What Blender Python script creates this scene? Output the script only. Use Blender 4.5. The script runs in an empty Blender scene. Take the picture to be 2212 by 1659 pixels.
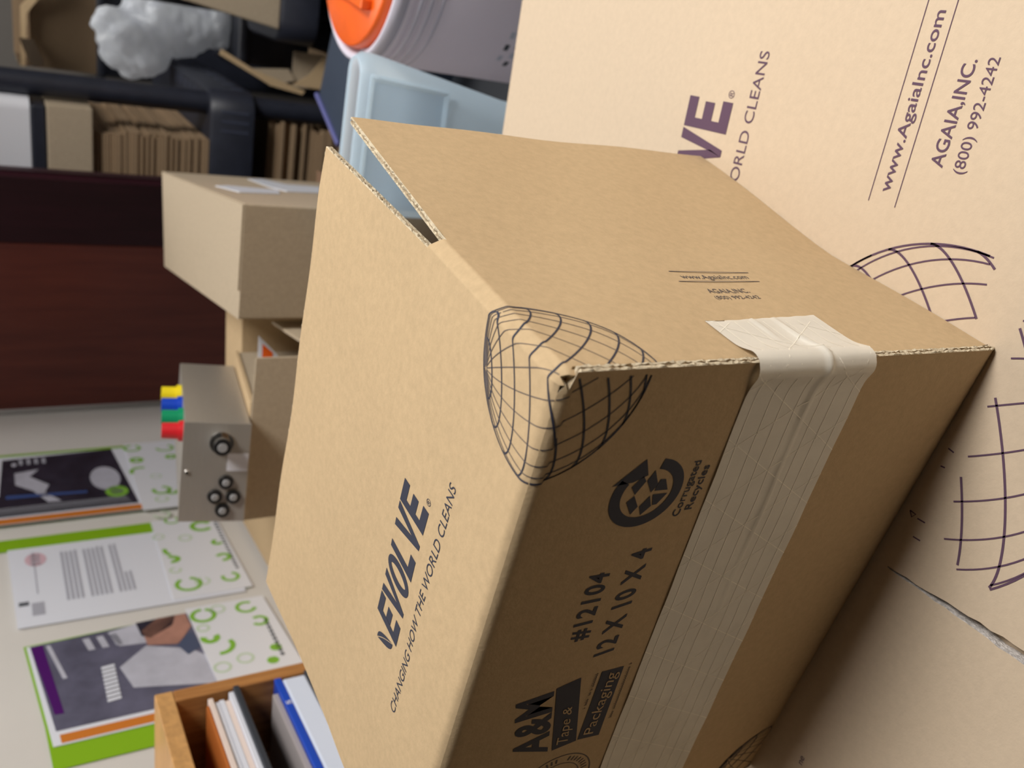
import bpy, math, random
from mathutils import Vector, Matrix, noise
R = random.Random(7)
sc = bpy.context.scene
COL = sc.collection
V = Vector
PI = math.pi

# ------------------------------------------------------------------ camera
cd = bpy.data.cameras.new('camera')
cam = bpy.data.objects.new('camera', cd); COL.objects.link(cam)
cx = V((0.23701084, -0.45574142, -0.85797764)); cy = V((0.84380966, 0.53424384, -0.05068315)); cz = V((0.48146768, -0.71195736, 0.51118059))
cam.matrix_world = Matrix(((cx.x, cy.x, cz.x, 0.13295635), (cx.y, cy.y, cz.y, -0.19966924), (cx.z, cy.z, cz.z, 0.16295765), (0, 0, 0, 1)))
cd.sensor_fit = 'HORIZONTAL'; cd.sensor_width = 36.0
cd.lens = 1854.5 / 2212 * 36.0
cd.clip_start = 0.01
cd.dof.use_dof = True; cd.dof.focus_distance = 0.40; cd.dof.aperture_fstop = 10.5
sc.camera = cam

# ------------------------------------------------------------------ world, light, exposure
w = bpy.data.worlds.new('world'); sc.world = w; w.use_nodes = True
w.node_tree.nodes['Background'].inputs[0].default_value = (0.80, 0.88, 1.0, 1)
w.node_tree.nodes['Background'].inputs[1].default_value = 0.005
sc.view_settings.view_transform = 'Standard'; sc.view_settings.look = 'None'
sc.view_settings.gamma = 1; sc.view_settings.use_curve_mapping = False
sc.view_settings.exposure = 0.0

def area(name, loc, target, sx, sy, power, color):
    l = bpy.data.lights.new(name, 'AREA'); l.shape = 'RECTANGLE'; l.size = sx; l.size_y = sy
    l.energy = power; l.color = color
    o = bpy.data.objects.new(name, l); COL.objects.link(o); o.location = loc
    o.rotation_euler = (V(target) - V(loc)).to_track_quat('-Z', 'Y').to_euler()
    return o
LAMPS = [  # x, y, watts: key ceiling troffer, then two added fill lamps
    (1.40, 0.38, 71.0), (-0.46, 0.50, 1.0), (-0.24, 1.93, 18.0)]
CEIL = 1.62
for i, (x, y, p) in enumerate(LAMPS):
    area('ceiling_or_fill_lamp', (x, y, CEIL - 0.075), (x, y, 0), 1.14, 0.56, p, (1.0, 0.97, 0.93))

# ------------------------------------------------------------------ materials
def mat(name, col, rough=0.6, metal=0.0, noise_amt=0.0, nscale=40.0, bump=0.0, bscale=400.0, col2=None, stretch=None, spec=None, trans=0.0, alpha=1.0, emit=None, coat=0.0, ior=None):
    m = bpy.data.materials.new(name); m.use_nodes = True
    nt = m.node_tree; b = nt.nodes['Principled BSDF']
    b.inputs['Base Color'].default_value = (*col, 1)
    b.inputs['Roughness'].default_value = rough; b.inputs['Metallic'].default_value = metal
    if spec is not None: b.inputs['Specular IOR Level'].default_value = spec
    if trans: b.inputs['Transmission Weight'].default_value = trans
    if alpha < 1: b.inputs['Alpha'].default_value = alpha
    if coat: b.inputs['Coat Weight'].default_value = coat
    if ior: b.inputs['IOR'].default_value = ior
    if emit:
        b.inputs['Emission Color'].default_value = (*emit[0], 1); b.inputs['Emission Strength'].default_value = emit[1]
    if noise_amt > 0 or bump > 0:
        tc = nt.nodes.new('ShaderNodeTexCoord'); mp = nt.nodes.new('ShaderNodeMapping')
        nt.links.new(tc.outputs['Object'], mp.inputs['Vector'])
        if stretch: mp.inputs['Scale'].default_value = stretch
    if noise_amt > 0:
        n = nt.nodes.new('ShaderNodeTexNoise'); n.inputs['Scale'].default_value = nscale; n.inputs['Detail'].default_value = 8; n.inputs['Roughness'].default_value = 0.65
        nt.links.new(mp.outputs[0], n.inputs['Vector'])
        mx = nt.nodes.new('ShaderNodeMix'); mx.data_type = 'RGBA'
        c2 = col2 or tuple(c * (1 - noise_amt) for c in col)
        c1 = col if col2 else tuple(min(1, c * (1 + noise_amt)) for c in col)
        mx.inputs[6].default_value = (*c1, 1); mx.inputs[7].default_value = (*c2, 1)
        rp = nt.nodes.new('ShaderNodeMapRange'); rp.inputs[1].default_value = 0.3; rp.inputs[2].default_value = 0.7
        nt.links.new(n.outputs['Fac'], rp.inputs[0]); nt.links.new(rp.outputs[0], mx.inputs[0])
        nt.links.new(mx.outputs[2], b.inputs['Base Color'])
    if bump > 0:
        n2 = nt.nodes.new('ShaderNodeTexNoise'); n2.inputs['Scale'].default_value = bscale; n2.inputs['Detail'].default_value = 5
        nt.links.new(mp.outputs[0], n2.inputs['Vector'])
        bp = nt.nodes.new('ShaderNodeBump'); bp.inputs['Strength'].default_value = bump; bp.inputs['Distance'].default_value = 0.001
        nt.links.new(n2.outputs['Fac'], bp.inputs['Height']); nt.links.new(bp.outputs[0], b.inputs['Normal'])
    return m

def kraft(name, col, amt=0.075, scale=230):
    return mat(name, col, rough=0.82, noise_amt=amt, nscale=scale, bump=0.12, bscale=700, spec=0.25)
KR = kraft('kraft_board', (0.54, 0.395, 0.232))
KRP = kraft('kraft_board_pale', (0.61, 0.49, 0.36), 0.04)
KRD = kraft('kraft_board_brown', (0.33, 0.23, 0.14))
KRG = kraft('kraft_board_greyish', (0.44, 0.36, 0.26))
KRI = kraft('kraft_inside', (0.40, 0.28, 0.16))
EDGE = mat('kraft_cut_edge', (0.62, 0.53, 0.38), rough=0.95, noise_amt=0.25, nscale=500, bump=0.6, bscale=1500)
FLUTE = mat('kraft_flute_core', (0.40, 0.31, 0.20), rough=0.95, noise_amt=0.4, nscale=600, bump=0.5, bscale=1500)
EDGEP = mat('torn_pale_edge', (0.62, 0.58, 0.55), rough=0.95, noise_amt=0.45, nscale=350, bump=0.8, bscale=900)
INK = mat('black_print', (0.022, 0.026, 0.05), rough=0.7)
INKF = mat('thin_grey_print', (0.11, 0.09, 0.085), rough=0.8)
INKP = mat('purple_black_print', (0.105, 0.055, 0.095), rough=0.8)
TAPE = mat('filament_paper_tape', (0.82, 0.79, 0.71), rough=0.38, noise_amt=0.05, nscale=50, alpha=0.88)
FILA = mat('tape_filaments', (0.95, 0.91, 0.80), rough=0.4)
BLACKP = mat('black_resin', (0.018, 0.021, 0.034), rough=0.45, noise_amt=0.2, nscale=30)
BLACKR = mat('black_ribbed_resin', (0.06, 0.07, 0.11), rough=0.4)
NAVY = mat('slate_resin', (0.030, 0.045, 0.075), rough=0.4)
VIOLET = mat('violet_resin_rim', (0.12, 0.13, 0.32), rough=0.35)
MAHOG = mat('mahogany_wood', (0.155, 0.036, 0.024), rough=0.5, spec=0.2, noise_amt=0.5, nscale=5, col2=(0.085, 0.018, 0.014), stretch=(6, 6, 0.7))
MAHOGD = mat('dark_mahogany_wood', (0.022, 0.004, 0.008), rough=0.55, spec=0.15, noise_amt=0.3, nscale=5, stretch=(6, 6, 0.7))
WALL = mat('pale_wall_paint', (0.66, 0.64, 0.61), rough=0.85, noise_amt=0.02, nscale=8, bump=0.1, bscale=200)
FLOOR = mat('carpet_grey', (0.07, 0.065, 0.06), rough=0.95, noise_amt=0.3, nscale=200, bump=0.4, bscale=600)
WALLD = mat('grey_brown_wall_paint', (0.13, 0.12, 0.11), rough=0.9, noise_amt=0.05, nscale=8)
CEILM = mat('ceiling_tile', (0.42, 0.41, 0.39), rough=0.9, noise_amt=0.05, nscale=120)
DESK = mat('desk_laminate', (0.22, 0.13, 0.08), rough=0.45, noise_amt=0.25, nscale=12, stretch=(1, 8, 1))
METAL = mat('brushed_steel', (0.50, 0.47, 0.43), rough=0.36, metal=0.62, noise_amt=0.06, nscale=60, stretch=(1, 1, 30))
CHROME = mat('polished_chrome', (0.85, 0.85, 0.85), rough=0.12, metal=1.0)
RUBBER = mat('black_plastic', (0.012, 0.012, 0.013), rough=0.35)
GREYP = mat('grey_plastic', (0.30, 0.30, 0.31), rough=0.4)
STICK = mat('silver_label', (0.62, 0.62, 0.68), rough=0.35)
RED = mat('red_plastic', (0.72, 0.02, 0.03), rough=0.4); GRN = mat('green_plastic', (0.0, 0.30, 0.13), rough=0.4)
BLU = mat('blue_plastic', (0.005, 0.06, 0.55), rough=0.4); YEL = mat('yellow_plastic', (0.90, 0.72, 0.01), rough=0.4)
ORG = mat('orange_plastic', (0.90, 0.13, 0.01), rough=0.35, noise_amt=0.15, nscale=14)
PAPER = mat('white_paper', (0.74, 0.77, 0.86), rough=0.6)
PAPERB = mat('bluish_paper', (0.68, 0.76, 0.92), rough=0.5)
FOLD = mat('folder_card', (0.76, 0.78, 0.84), rough=0.45)
LIME = mat('lime_green_card', (0.24, 0.47, 0.012), rough=0.45)
SWG = mat('green_swirl_ink', (0.23, 0.50, 0.05), rough=0.5)
SWP = mat('pale_green_swirl_ink', (0.55, 0.68, 0.50), rough=0.5)
TXT = mat('grey_text_ink', (0.40, 0.41, 0.48), rough=0.6)
TXTD = mat('dark_text_ink', (0.10, 0.11, 0.13), rough=0.6)
PINK = mat('pink_stamp_ink', (0.66, 0.45, 0.52), rough=0.6)
PHO = mat('brochure_dark_photo', (0.030, 0.028, 0.045), rough=0.35, noise_amt=0.5, nscale=18)
PHG = mat('brochure_grey_photo', (0.12, 0.12, 0.18), rough=0.35, noise_amt=0.35, nscale=14)
PHL = mat('brochure_light_photo', (0.50, 0.51, 0.60), rough=0.35, noise_amt=0.15, nscale=20)
PHS = mat('brochure_skin_photo', (0.42, 0.22, 0.17), rough=0.35, noise_amt=0.2, nscale=30)
PHN = mat('brochure_slate_photo', (0.08, 0.10, 0.17), rough=0.35)
PHB = mat('brochure_blue_photo', (0.05, 0.10, 0.30), rough=0.35)
PUR = mat('purple_band', (0.075, 0.008, 0.14), rough=0.4)
ORB = mat('orange_band', (0.62, 0.20, 0.03), rough=0.4)
OAK = mat('golden_oak', (0.55, 0.27, 0.09), rough=0.42, noise_amt=0.5, nscale=9, col2=(0.30, 0.12, 0.035), stretch=(14, 14, 1.2))
OAKH = mat('golden_oak_top', (0.58, 0.32, 0.12), rough=0.45, noise_amt=0.2, nscale=9, stretch=(2, 14, 14))
SLATE = mat('charcoal_shelf', (0.035, 0.042, 0.055), rough=0.5)
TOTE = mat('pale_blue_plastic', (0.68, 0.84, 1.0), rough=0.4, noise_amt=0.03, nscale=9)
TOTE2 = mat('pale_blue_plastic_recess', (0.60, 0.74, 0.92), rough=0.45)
CLEAR = mat('cloudy_plastic', (0.86, 0.82, 0.94), rough=0.35, alpha=0.93, noise_amt=0.05, nscale=10)
RIM = mat('cloudy_plastic_rim', (0.74, 0.72, 0.84), rough=0.3, alpha=0.9)
BAG = mat('crinkled_white_plastic', (0.80, 0.85, 0.97), rough=0.28, noise_amt=0.12, nscale=25, bump=0.6, bscale=60)
SHINE = mat('glossy_packing_tape', (0.80, 0.84, 0.92), rough=0.3)
LAMPM = mat('lamp_diffuser', (0.9, 0.9, 0.9), rough=0.5, emit=((1.0, 0.95, 0.88), 1.5))
FRAME = mat('white_enamel', (0.8, 0.8, 0.8), rough=0.4)

def translucent(m, col, fac):
    nt = m.node_tree; b = nt.nodes['Principled BSDF']; out = nt.nodes['Material Output']
    t = nt.nodes.new('ShaderNodeBsdfTranslucent'); t.inputs[0].default_value = (*col, 1)
    mx = nt.nodes.new('ShaderNodeMixShader'); mx.inputs[0].default_value = fac
    nt.links.new(b.outputs[0], mx.inputs[1]); nt.links.new(t.outputs[0], mx.inputs[2]); nt.links.new(mx.outputs[0], out.inputs['Surface'])
translucent(TOTE, (0.86, 0.95, 1.0), .62); translucent(TOTE2, (0.82, 0.93, 1.0), .58); translucent(CLEAR, (1.0, 0.97, 1.0), .72)  # bin translucency raised to stand in for missing front light
translucent(BAG, (0.95, 0.97, 1.0), .5)

# ------------------------------------------------------------------ mesh helpers
class MB:
    def __init__(s): s.v = []; s.f = []; s.m = []; s.s = []
    def add(s, vs, fs, m=0, smooth=False):
        o = len(s.v); s.v += [V(p) for p in vs]
        for f in fs: s.f.append([o + i for i in f]); s.m.append(m); s.s.append(smooth)
    def hexa(s, p, m=0):   # p: 4 bottom, 4 top (ccw seen from above)
        s.add(p, [(3, 2, 1, 0), (4, 5, 6, 7), (0, 1, 5, 4), (1, 2, 6, 5), (2, 3, 7, 6), (3, 0, 4, 7)], m)
    def box(s, x0, x1, y0, y1, z0, z1, m=0, fr=None):
        fr = fr or (lambda a, b, c: V((a, b, c)))
        s.hexa([fr(x0, y0, z0), fr(x1, y0, z0), fr(x1, y1, z0), fr(x0, y1, z0), fr(x0, y0, z1), fr(x1, y0, z1), fr(x1, y1, z1), fr(x0, y1, z1)], m)
    def prism(s, lo, hi, m=0, smooth=False, caps=True):
        n = len(lo); s.add(list(lo) + list(hi), [(i, (i + 1) % n, n + (i + 1) % n, n + i) for i in range(n)], m, smooth)
        if caps:
            s.add(lo, [tuple(reversed(range(n)))], m); s.add(hi, [tuple(range(n))], m)
    def loft(s, rings, m=0, smooth=True, cap0=True, cap1=True):
        n = len(rings[0]); vs = [p for r in rings for p in r]; fs = []
        for k in range(len(rings) - 1):
            for i in range(n): fs.append((k * n + i, k * n + (i + 1) % n, (k + 1) * n + (i + 1) % n, (k + 1) * n + i))
        s.add(vs, fs, m, smooth)
        if cap0: s.add(rings[0], [tuple(reversed(range(n)))], m)
        if cap1: s.add(rings[-1], [tuple(range(n))], m)
    def cyl(s, a, b, r0, r1=None, n=24, m=0, smooth=True):
        a = V(a); b = V(b); r1 = r0 if r1 is None else r1
        z = (b - a).normalized(); x = z.orthogonal().normalized(); y = z.cross(x)
        s.loft([[c + (x * math.cos(t) + y * math.sin(t)) * r for t in [2 * PI * i / n for i in range(n)]] for c, r in ((a, r0), (b, r1))], m, smooth)
    def grid(s, fn, us, vs, m=0, smooth=True, flip=False):
        nv = len(vs); pts = [fn(u, v) for u in us for v in vs]; fs = []
        for i in range(len(us) - 1):
            for j in range(nv - 1):
                q = (i * nv + j, (i + 1) * nv + j, (i + 1) * nv + j + 1, i * nv + j + 1)
                fs.append(tuple(reversed(q)) if flip else q)
        s.add(pts, fs, m, smooth)

ORG_ = {}
def obj(name, mb, mats, parent=None, origin=None, bevel=0.0, seg=2):
    """link a builder (world coordinates) as one mesh object; children share their thing's origin"""
    if parent is not None: o0 = ORG_[parent.name]
    elif origin is not None: o0 = V(origin)
    else:
        xs = [p.x for p in mb.v]; ys = [p.y for p in mb.v]; zs = [p.z for p in mb.v]
        o0 = V(((min(xs) + max(xs)) / 2, (min(ys) + max(ys)) / 2, min(zs)))
    me = bpy.data.meshes.new(name); me.from_pydata([p - o0 for p in mb.v], [], mb.f)
    for mm in (mats if isinstance(mats, (list, tuple)) else [mats]): me.materials.append(mm)
    me.polygons.foreach_set('material_index', mb.m); me.polygons.foreach_set('use_smooth', mb.s)
    me.update()
    o = bpy.data.objects.new(name, me); COL.objects.link(o)
    if parent is not None: o.parent = parent
    else: o.location = o0
    ORG_[o.name] = o0
    if bevel > 0:
        md = o.modifiers.new('bevel', 'BEVEL'); md.width = bevel; md.segments = seg; md.limit_method = 'ANGLE'; md.angle_limit = math.radians(40)
    return o
def thing(name, loc, label, cat, group=None):
    o = bpy.data.objects.new(name, None); COL.objects.link(o); o.location = loc; o.empty_display_size = 0.02
    ORG_[o.name] = V(loc); return tag(o, label, cat, group)
def tag(o, label, cat, group=None, kind=None):
    o['label'] = label; o['category'] = cat
    if group: o['group'] = group
    if kind: o['kind'] = kind
    return o
def struct(name, mb, m):
    o = obj(name, mb, m); o['kind'] = 'structure'; return o
def dup(root, shift, label=None, rotz=0):
    r = root.copy(); COL.objects.link(r); r.location = root.location + V(shift); r.rotation_euler.z += rotz
    if label: r['label'] = label
    for ch in root.children:
        c = ch.copy(); COL.objects.link(c); c.parent = r
    return r

def lin(a, b, n): return [a + (b - a) * i / n for i in range(n + 1)]

# fonts -> flat 2-D polygons
_tc = {}
def glyphs(s, bold=0.0, sp=1.0):
    k = (s, bold, sp)
    if k in _tc: return _tc[k]
    def one(body):
        c = bpy.data.curves.new('t', 'FONT'); c.body = body; c.size = 1; c.offset = bold; c.space_character = sp; c.resolution_u = 5
        o = bpy.data.objects.new('t', c); COL.objects.link(o)
        dg = bpy.context.evaluated_depsgraph_get(); dg.update()
        me = bpy.data.meshes.new_from_object(o.evaluated_get(dg), depsgraph=dg)
        vs = [(v.co.x, v.co.y) for v in me.vertices]; fs = [tuple(p.vertices) for p in me.polygons]
        bpy.data.objects.remove(o); bpy.data.curves.remove(c); bpy.data.meshes.remove(me)
        return vs, fs
    vs, fs = one(s); hv, _ = one('H')
    h0 = min(y for x, y in hv); h1 = max(y for x, y in hv)
    x0 = min(x for x, y in vs); x1 = max(x for x, y in vs)
    _tc[k] = ([((x - x0) / (x1 - x0), (y - h0) / (h1 - h0)) for x, y in vs], fs)
    return _tc[k]
def put_text(mb, s, quad, fmap, m, bold=0.0, sp=1.0):
    """quad: BL, BR, TL, TR in 2-D; fmap(u, v) -> world point"""
    vs, fs = glyphs(s, bold, sp); BL, BR, TL, TR = [V((*q, 0)) for q in quad]
    pts = []
    for x, y in vs:
        p = (BL * (1 - x) + BR * x) * (1 - y) + (TL * (1 - x) + TR * x) * y
        pts.append(fmap(p.x, p.y))
    mb.add(pts, fs, m)
def quadr(u0, u1, v0, v1): return ((u0, v0), (u1, v0), (u0, v1), (u1, v1))
def poly(mb, pts, fmap, m): mb.add([fmap(*p) for p in pts], [tuple(range(len(pts)))], m)
def ribbon(mb, pts, wd, fmap, m, keep=None):
    n = len(pts)
    run = []
    def flush():
        if len(run) > 1:
            vs = [q for pr in run for q in pr]
            mb.add(vs, [(2 * i, 2 * i + 1, 2 * i + 3, 2 * i + 2) for i in range(len(run) - 1)], m)
        run.clear()
    for i, (x, y) in enumerate(pts):
        if keep and not keep(x, y): flush(); continue
        a = pts[max(0, i - 1)]; b = pts[min(n - 1, i + 1)]
        dx, dy = b[0] - a[0], b[1] - a[1]; l = math.hypot(dx, dy) or 1
        nx, ny = -dy / l * wd / 2, dx / l * wd / 2
        run.append((fmap(x + nx, y + ny), fmap(x - nx, y - ny)))
    flush()
def arc(cx_, cy_, r, a0, a1, n=24, ry=None):
    ry = ry or r
    return [(cx_ + r * math.cos(math.radians(t)), cy_ + ry * math.sin(math.radians(t))) for t in lin(a0, a1, n)]
def globe(c, r, ang=120.0, tilt=15.0, lon0=1.5, wp=0.0009, wm=0.0005):
    out = [(arc(c[0], c[1], r, 0, 360, 120), (wp + wm) / 2)]
    t = math.radians(tilt); ro = math.radians(ang - 90)
    def pr(lat, lon):
        x = math.cos(lat) * math.sin(lon); y = math.sin(lat); z = math.cos(lat) * math.cos(lon)
        y2 = y * math.cos(t) - z * math.sin(t); z2 = y * math.sin(t) + z * math.cos(t)
        return (c[0] + r * (x * math.cos(ro) - y2 * math.sin(ro)), c[1] + r * (x * math.sin(ro) + y2 * math.cos(ro)), z2)
    def lines(pts, wd):
        cur = []
        for p in pts:
            if p[2] > -0.01: cur.append((p[0], p[1]))
            else:
                if len(cur) > 1: out.append((cur, wd))
                cur = []
        if len(cur) > 1: out.append((cur, wd))
    for la in range(-75, 90, 15): lines([pr(math.radians(la), math.radians(lo - 180 + 1)) for lo in range(0, 361, 3)], wp)
    for lo in range(-180, 180, 15): lines([pr(math.radians(la), math.radians(lo + lon0)) for la in lin(-88, 88, 60)], wm)
    return out
LOGO = {'E': [[(0, 0), (.32, 0), (.32, 1), (0, 1)], [(.32, 0), (1, 0), (1, .22), (.32, .22)], [(.32, .39), (.9, .39), (.9, .61), (.32, .61)], [(.32, .78), (1, .78), (1, 1), (.32, 1)]],
        'V': [[(-.08, 1), (.27, 1), (.56, .26), (.40, 0)], [(.73, 1), (1.08, 1), (.62, 0), (.40, 0), (.49, .2)]],
        'L': [[(0, 0), (.34, 0), (.34, 1), (0, 1)], [(.34, 0), (.98, 0), (.98, .22), (.34, .22)]]}
def logo(mb, u0, u1, v0, v1, fmap, m):
    word = 'EVOLVE'; n = len(word); W = (u1 - u0) / (n - 0.12); lw = W * 0.88
    for i, ch in enumerate(word):
        x0 = u0 + i * W
        if ch == 'O':
            ribbon(mb, arc(x0 + lw * .5, (v0 + v1) / 2, lw * .38, 0, 360, 40, (v1 - v0) * .5 - lw * .14), lw * .31, fmap, m); continue
        for pl in LOGO[ch]: poly(mb, [(x0 + a * lw, v0 + b * (v1 - v0)) for a, b in pl], fmap, m)
    h = v1 - v0   # leaf emblem, split by a pale vein
    lx, ly = u0 - .010 * h / .027, v0 + .30 * h
    def leaf(sgn):
        k = h / .027; top = []; 
        for t in lin(0, 1, 14):
            top.append((lx + k * (-.0035 + .011 * t), ly + k * (.012 - .016 * t + sgn * .0055 * math.sin(PI * t) + sgn * .0004)))
        vein = [(lx + k * (-.0035 + .011 * t), ly + k * (.012 - .016 * t + .0012 * math.sin(PI * t) + sgn * .0004)) for t in lin(1, 0, 14)]
        poly(mb, top + vein, fmap, m)
    leaf(1); leaf(-1)

# ------------------------------------------------------------------ room shell
az = math.radians(104); WD = V((math.cos(az), math.sin(az), 0)); WN = V((WD.y, -WD.x, 0)); W0 = V((-0.815, 0.70, 0))
def WF(s, o, z): return W0 + WD * s + WN * o + V((0, 0, z))
FL = -1.05
XR, YB, YF = 3.2, 2.75, -3.4
def prism_xy(pts, z0, z1, m=0):
    b = MB(); b.prism([V((x, y, z0)) for x, y in pts], [V((x, y, z1)) for x, y in pts], m); return b
pA = V((-2.4, YF, 0)); pE = WF(-.72, 0, 0); pB = WF(2.13, 0, 0)
fo = [(pA.x - .12, YF - .12), (XR + .12, YF - .12), (XR + .12, YB + .12), (pA.x - .12, YB + .12)]
struct('floor', prism_xy(fo, FL - 0.1, FL), FLOOR)
struct('ceiling', prism_xy(fo, CEIL, CEIL + 0.1), CEILM)
b = MB(); b.box(-.72, 2.13, -0.1, 0, FL, CEIL, 0, WF); struct('wall_left', b, WALL)
b = MB(); b.box(pA.x - .1, pA.x, YF - .1, YB + .1, FL, CEIL); struct('wall_far_left', b, WALLD)  # unseen wall, set back and dark to cut bounce on the box end
b = MB(); b.box(pA.x, XR + .1, YB, YB + .1, FL, CEIL); struct('wall_back', b, WALLD)
b = MB(); b.box(XR, XR + .1, YF, YB, FL, CEIL); struct('wall_right', b, WALLD)
b = MB(); b.box(pA.x, XR, YF - .1, YF, FL, CEIL); struct('wall_front', b, WALLD)
for x, y, p in LAMPS:
    nm = {71.0: 'bright ceiling light panel above the right end of the work desk', 1.0: 'dim added fill light panel above the folders on the wall', 18.0: 'added fill light panel over the black shelving units'}[p]
    t = thing('ceiling_or_fill_light', (x, y, CEIL), nm, 'ceiling light')
    b = MB(); b.box(x - .60, x + .60, y - .30, y + .30, CEIL - .055, CEIL - .001); obj('frame', b, FRAME, t, bevel=.004)
    b = MB(); b.box(x - .575, x + .575, y - .275, y + .275, CEIL - .062, CEIL - .0555); obj('diffuser', b, LAMPM, t)

# ------------------------------------------------------------------ work desk
SA = math.radians(9.6); SX = V((math.cos(SA), math.sin(SA), 0)); SY = V((-math.sin(SA), math.cos(SA), 0))
def SF(x, y, z): return SX * x + SY * y + V((0, 0, z))
DT = -0.310
wl0, wl1 = WF(-1.2, .006, 0), WF(.335, .006, 0)
dp = [(wl0.x, wl0.y), (.9, -.464), (.9, .655), (-.19, .472), (-.335, 1.165), (wl1.x, wl1.y)]
dk = thing('work_desk', (.2, .1, FL), 'large brown laminate work desk under the stack of flattened cartons', 'desk')
obj('desk_top', prism_xy(dp, DT - .032, DT), DESK, dk, bevel=.003)
for x, y in ((-.40, -.38), (.84, -.40), (.84, .56), (-.30, .43), (-.42, 1.08), (-.80, .95)):
    b = MB(); b.box(x - .025, x + .025, y - .025, y + .025, FL, DT - .032); obj('leg', b, BLACKP, dk, bevel=.003)

# ------------------------------------------------------------------ flattened cartons under the box (top one printed)
BX0, BX1, BY0, BY1 = -.36, .80, -.36, .508
TH = 0.008
ZS = -0.254
lower = None
for k in range(6):
    z0 = DT + k * TH; j = (R.uniform(-.004, .004), R.uniform(-.006, .001))
    if lower is None:
        b = MB()
        for q in (0, 1):
            zz = z0 + q * TH / 2
            b.box(BX0, BX1, BY0, BY1, zz + .0002, zz + TH / 2 - .0002, 0, SF)
        lower = obj('flattened_carton', b, KRP)
        tag(lower, 'flattened kraft carton in the flat stack underneath the printed top one', 'carton', 'flattened cartons stacked under the printed top carton')
    else:
        c = lower.copy(); COL.objects.link(c); c.location = lower.location + V((j[0], j[1], k * TH))
top = thing('flattened_carton', SF(.2, .1, ZS - TH), 'pale flattened carton with big globe and web address print, under the taped box', 'carton')
ZT = ZS
def sheetmap(h): return lambda x, y: SF(x, y, ZT + h)
CR = .0125   # crease between panel and flaps
def jag(x): return R.uniform(-1, 1) * .00055
def slab(outline, name, mats, extra=None):
    b = MB()
    lo = [SF(x, y, ZT - TH + .0003) for x, y in outline]
    lo2 = [SF(x, y, ZT - TH * .55) for x, y in outline]
    hi2 = [SF(x, y, ZT - TH * .5) for x, y in outline]
    hi = [SF(x, y, ZT) for x, y in outline]
    n = len(outline)
    b.add(lo + hi, [(i, (i + 1) % n, n + (i + 1) % n, n + i) for i in range(n)], 1)
    b.add(hi, [tuple(range(n))], 0); b.add(lo, [tuple(reversed(range(n)))], 0)
    if extra: extra(b)
    return obj(name, b, mats, top)
SM = [KRP, EDGEP, INKP, INK]
def sheet_panel(b):
    f = sheetmap(.00025)
    for pts, wd in globe((-.049, .028), .0925, 120, 15, 1.5, .0013, .0009): ribbon(b, pts, wd, f, 2, lambda x, y: y > .0136 and x > -.05)
    logo(b, -.0435, .0900, .2165, .2590, f, 2)
    put_text(b, '\u00ae', quadr(.0925, .0975, .2172, .2222), f, 2)
    put_text(b, 'CHANGING HOW THE WORLD CLEANS', quadr(-.101, .1232, .1955, .2035), f, 2)
    ribbon(b, [(.0534, .0951), (.175, .0958)], .0005, f, 2); ribbon(b, [(.0534, .0778), (.178, .0792)], .0005, f, 2)
    put_text(b, 'www.AgaiaInc.com', quadr(.0600, .1515, .0838, .0903), f, 2, .008)
    put_text(b, 'AGAIA,INC.', quadr(.0779, .1302, .0583, .0655), f, 2, .010)
    put_text(b, '(800) 992-4242', ((.0769, .0462), (.1322, .0470), (.0768, .0520), (.1322, .0528)), f, 2)
    put_text(b, 'ne', ((-.2835, .0195), (-.2775, .0195), (-.2835, .0235), (-.2775, .0235)), f, 2)
    for pts in ([(-.052, .0128), (-.0545, .0150)],): ribbon(b, pts, .0009, f, 2)
slab([(BX0, CR), (BX1, CR), (BX1, BY1), (BX0, BY1)], 'panel', SM, sheet_panel)
def sl_edge(sgn):   # ragged slot edge going towards the camera
    pts = []
    n = 60
    for i in range(n + 1):
        y = .0065 + (BY0 - .0065) * i / n
        half = .0004 + (.0065 - y) * .042 if (.0065 - y) < .08 else .0004 + .08 * .042
        pts.append((-.1322 - (.0065 - y) * .003 + sgn * (half + jag(y)), y))
    return pts
def sheet_flap(b):
    f = sheetmap(.00025)
    keep = lambda x, y: y < -.0068 and x > -.1115
    for pts, wd in globe((-.049, .028), .0925, 120, 15, 1.5, .0013, .0009): ribbon(b, pts, wd, f, 2, keep)
    for pts in ([(-.0975, .0062), (-.0975, .0015)], [(-.108, .0050), (-.108, .0005)], [(-.0545, .0040), (-.0553, .0005)], [(-.0650, .0045), (-.0648, .0020)], [(-.0955, .0115), (-.0985, .0095), (-.0960, .0078), (-.0955, .0115)]): ribbon(b, pts, .0008, f, 2)
se = sl_edge(1)
slab([(se[-1][0], BY0), (BX1, BY0), (BX1, CR)] + [(-.1318, CR)] + se[:-1], 'flap', SM, sheet_flap)
se = sl_edge(-1)
slab([(BX0, BY0)] + list(reversed(se)) + [(-.1326, CR), (BX0, CR)], 'flap', SM)

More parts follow.
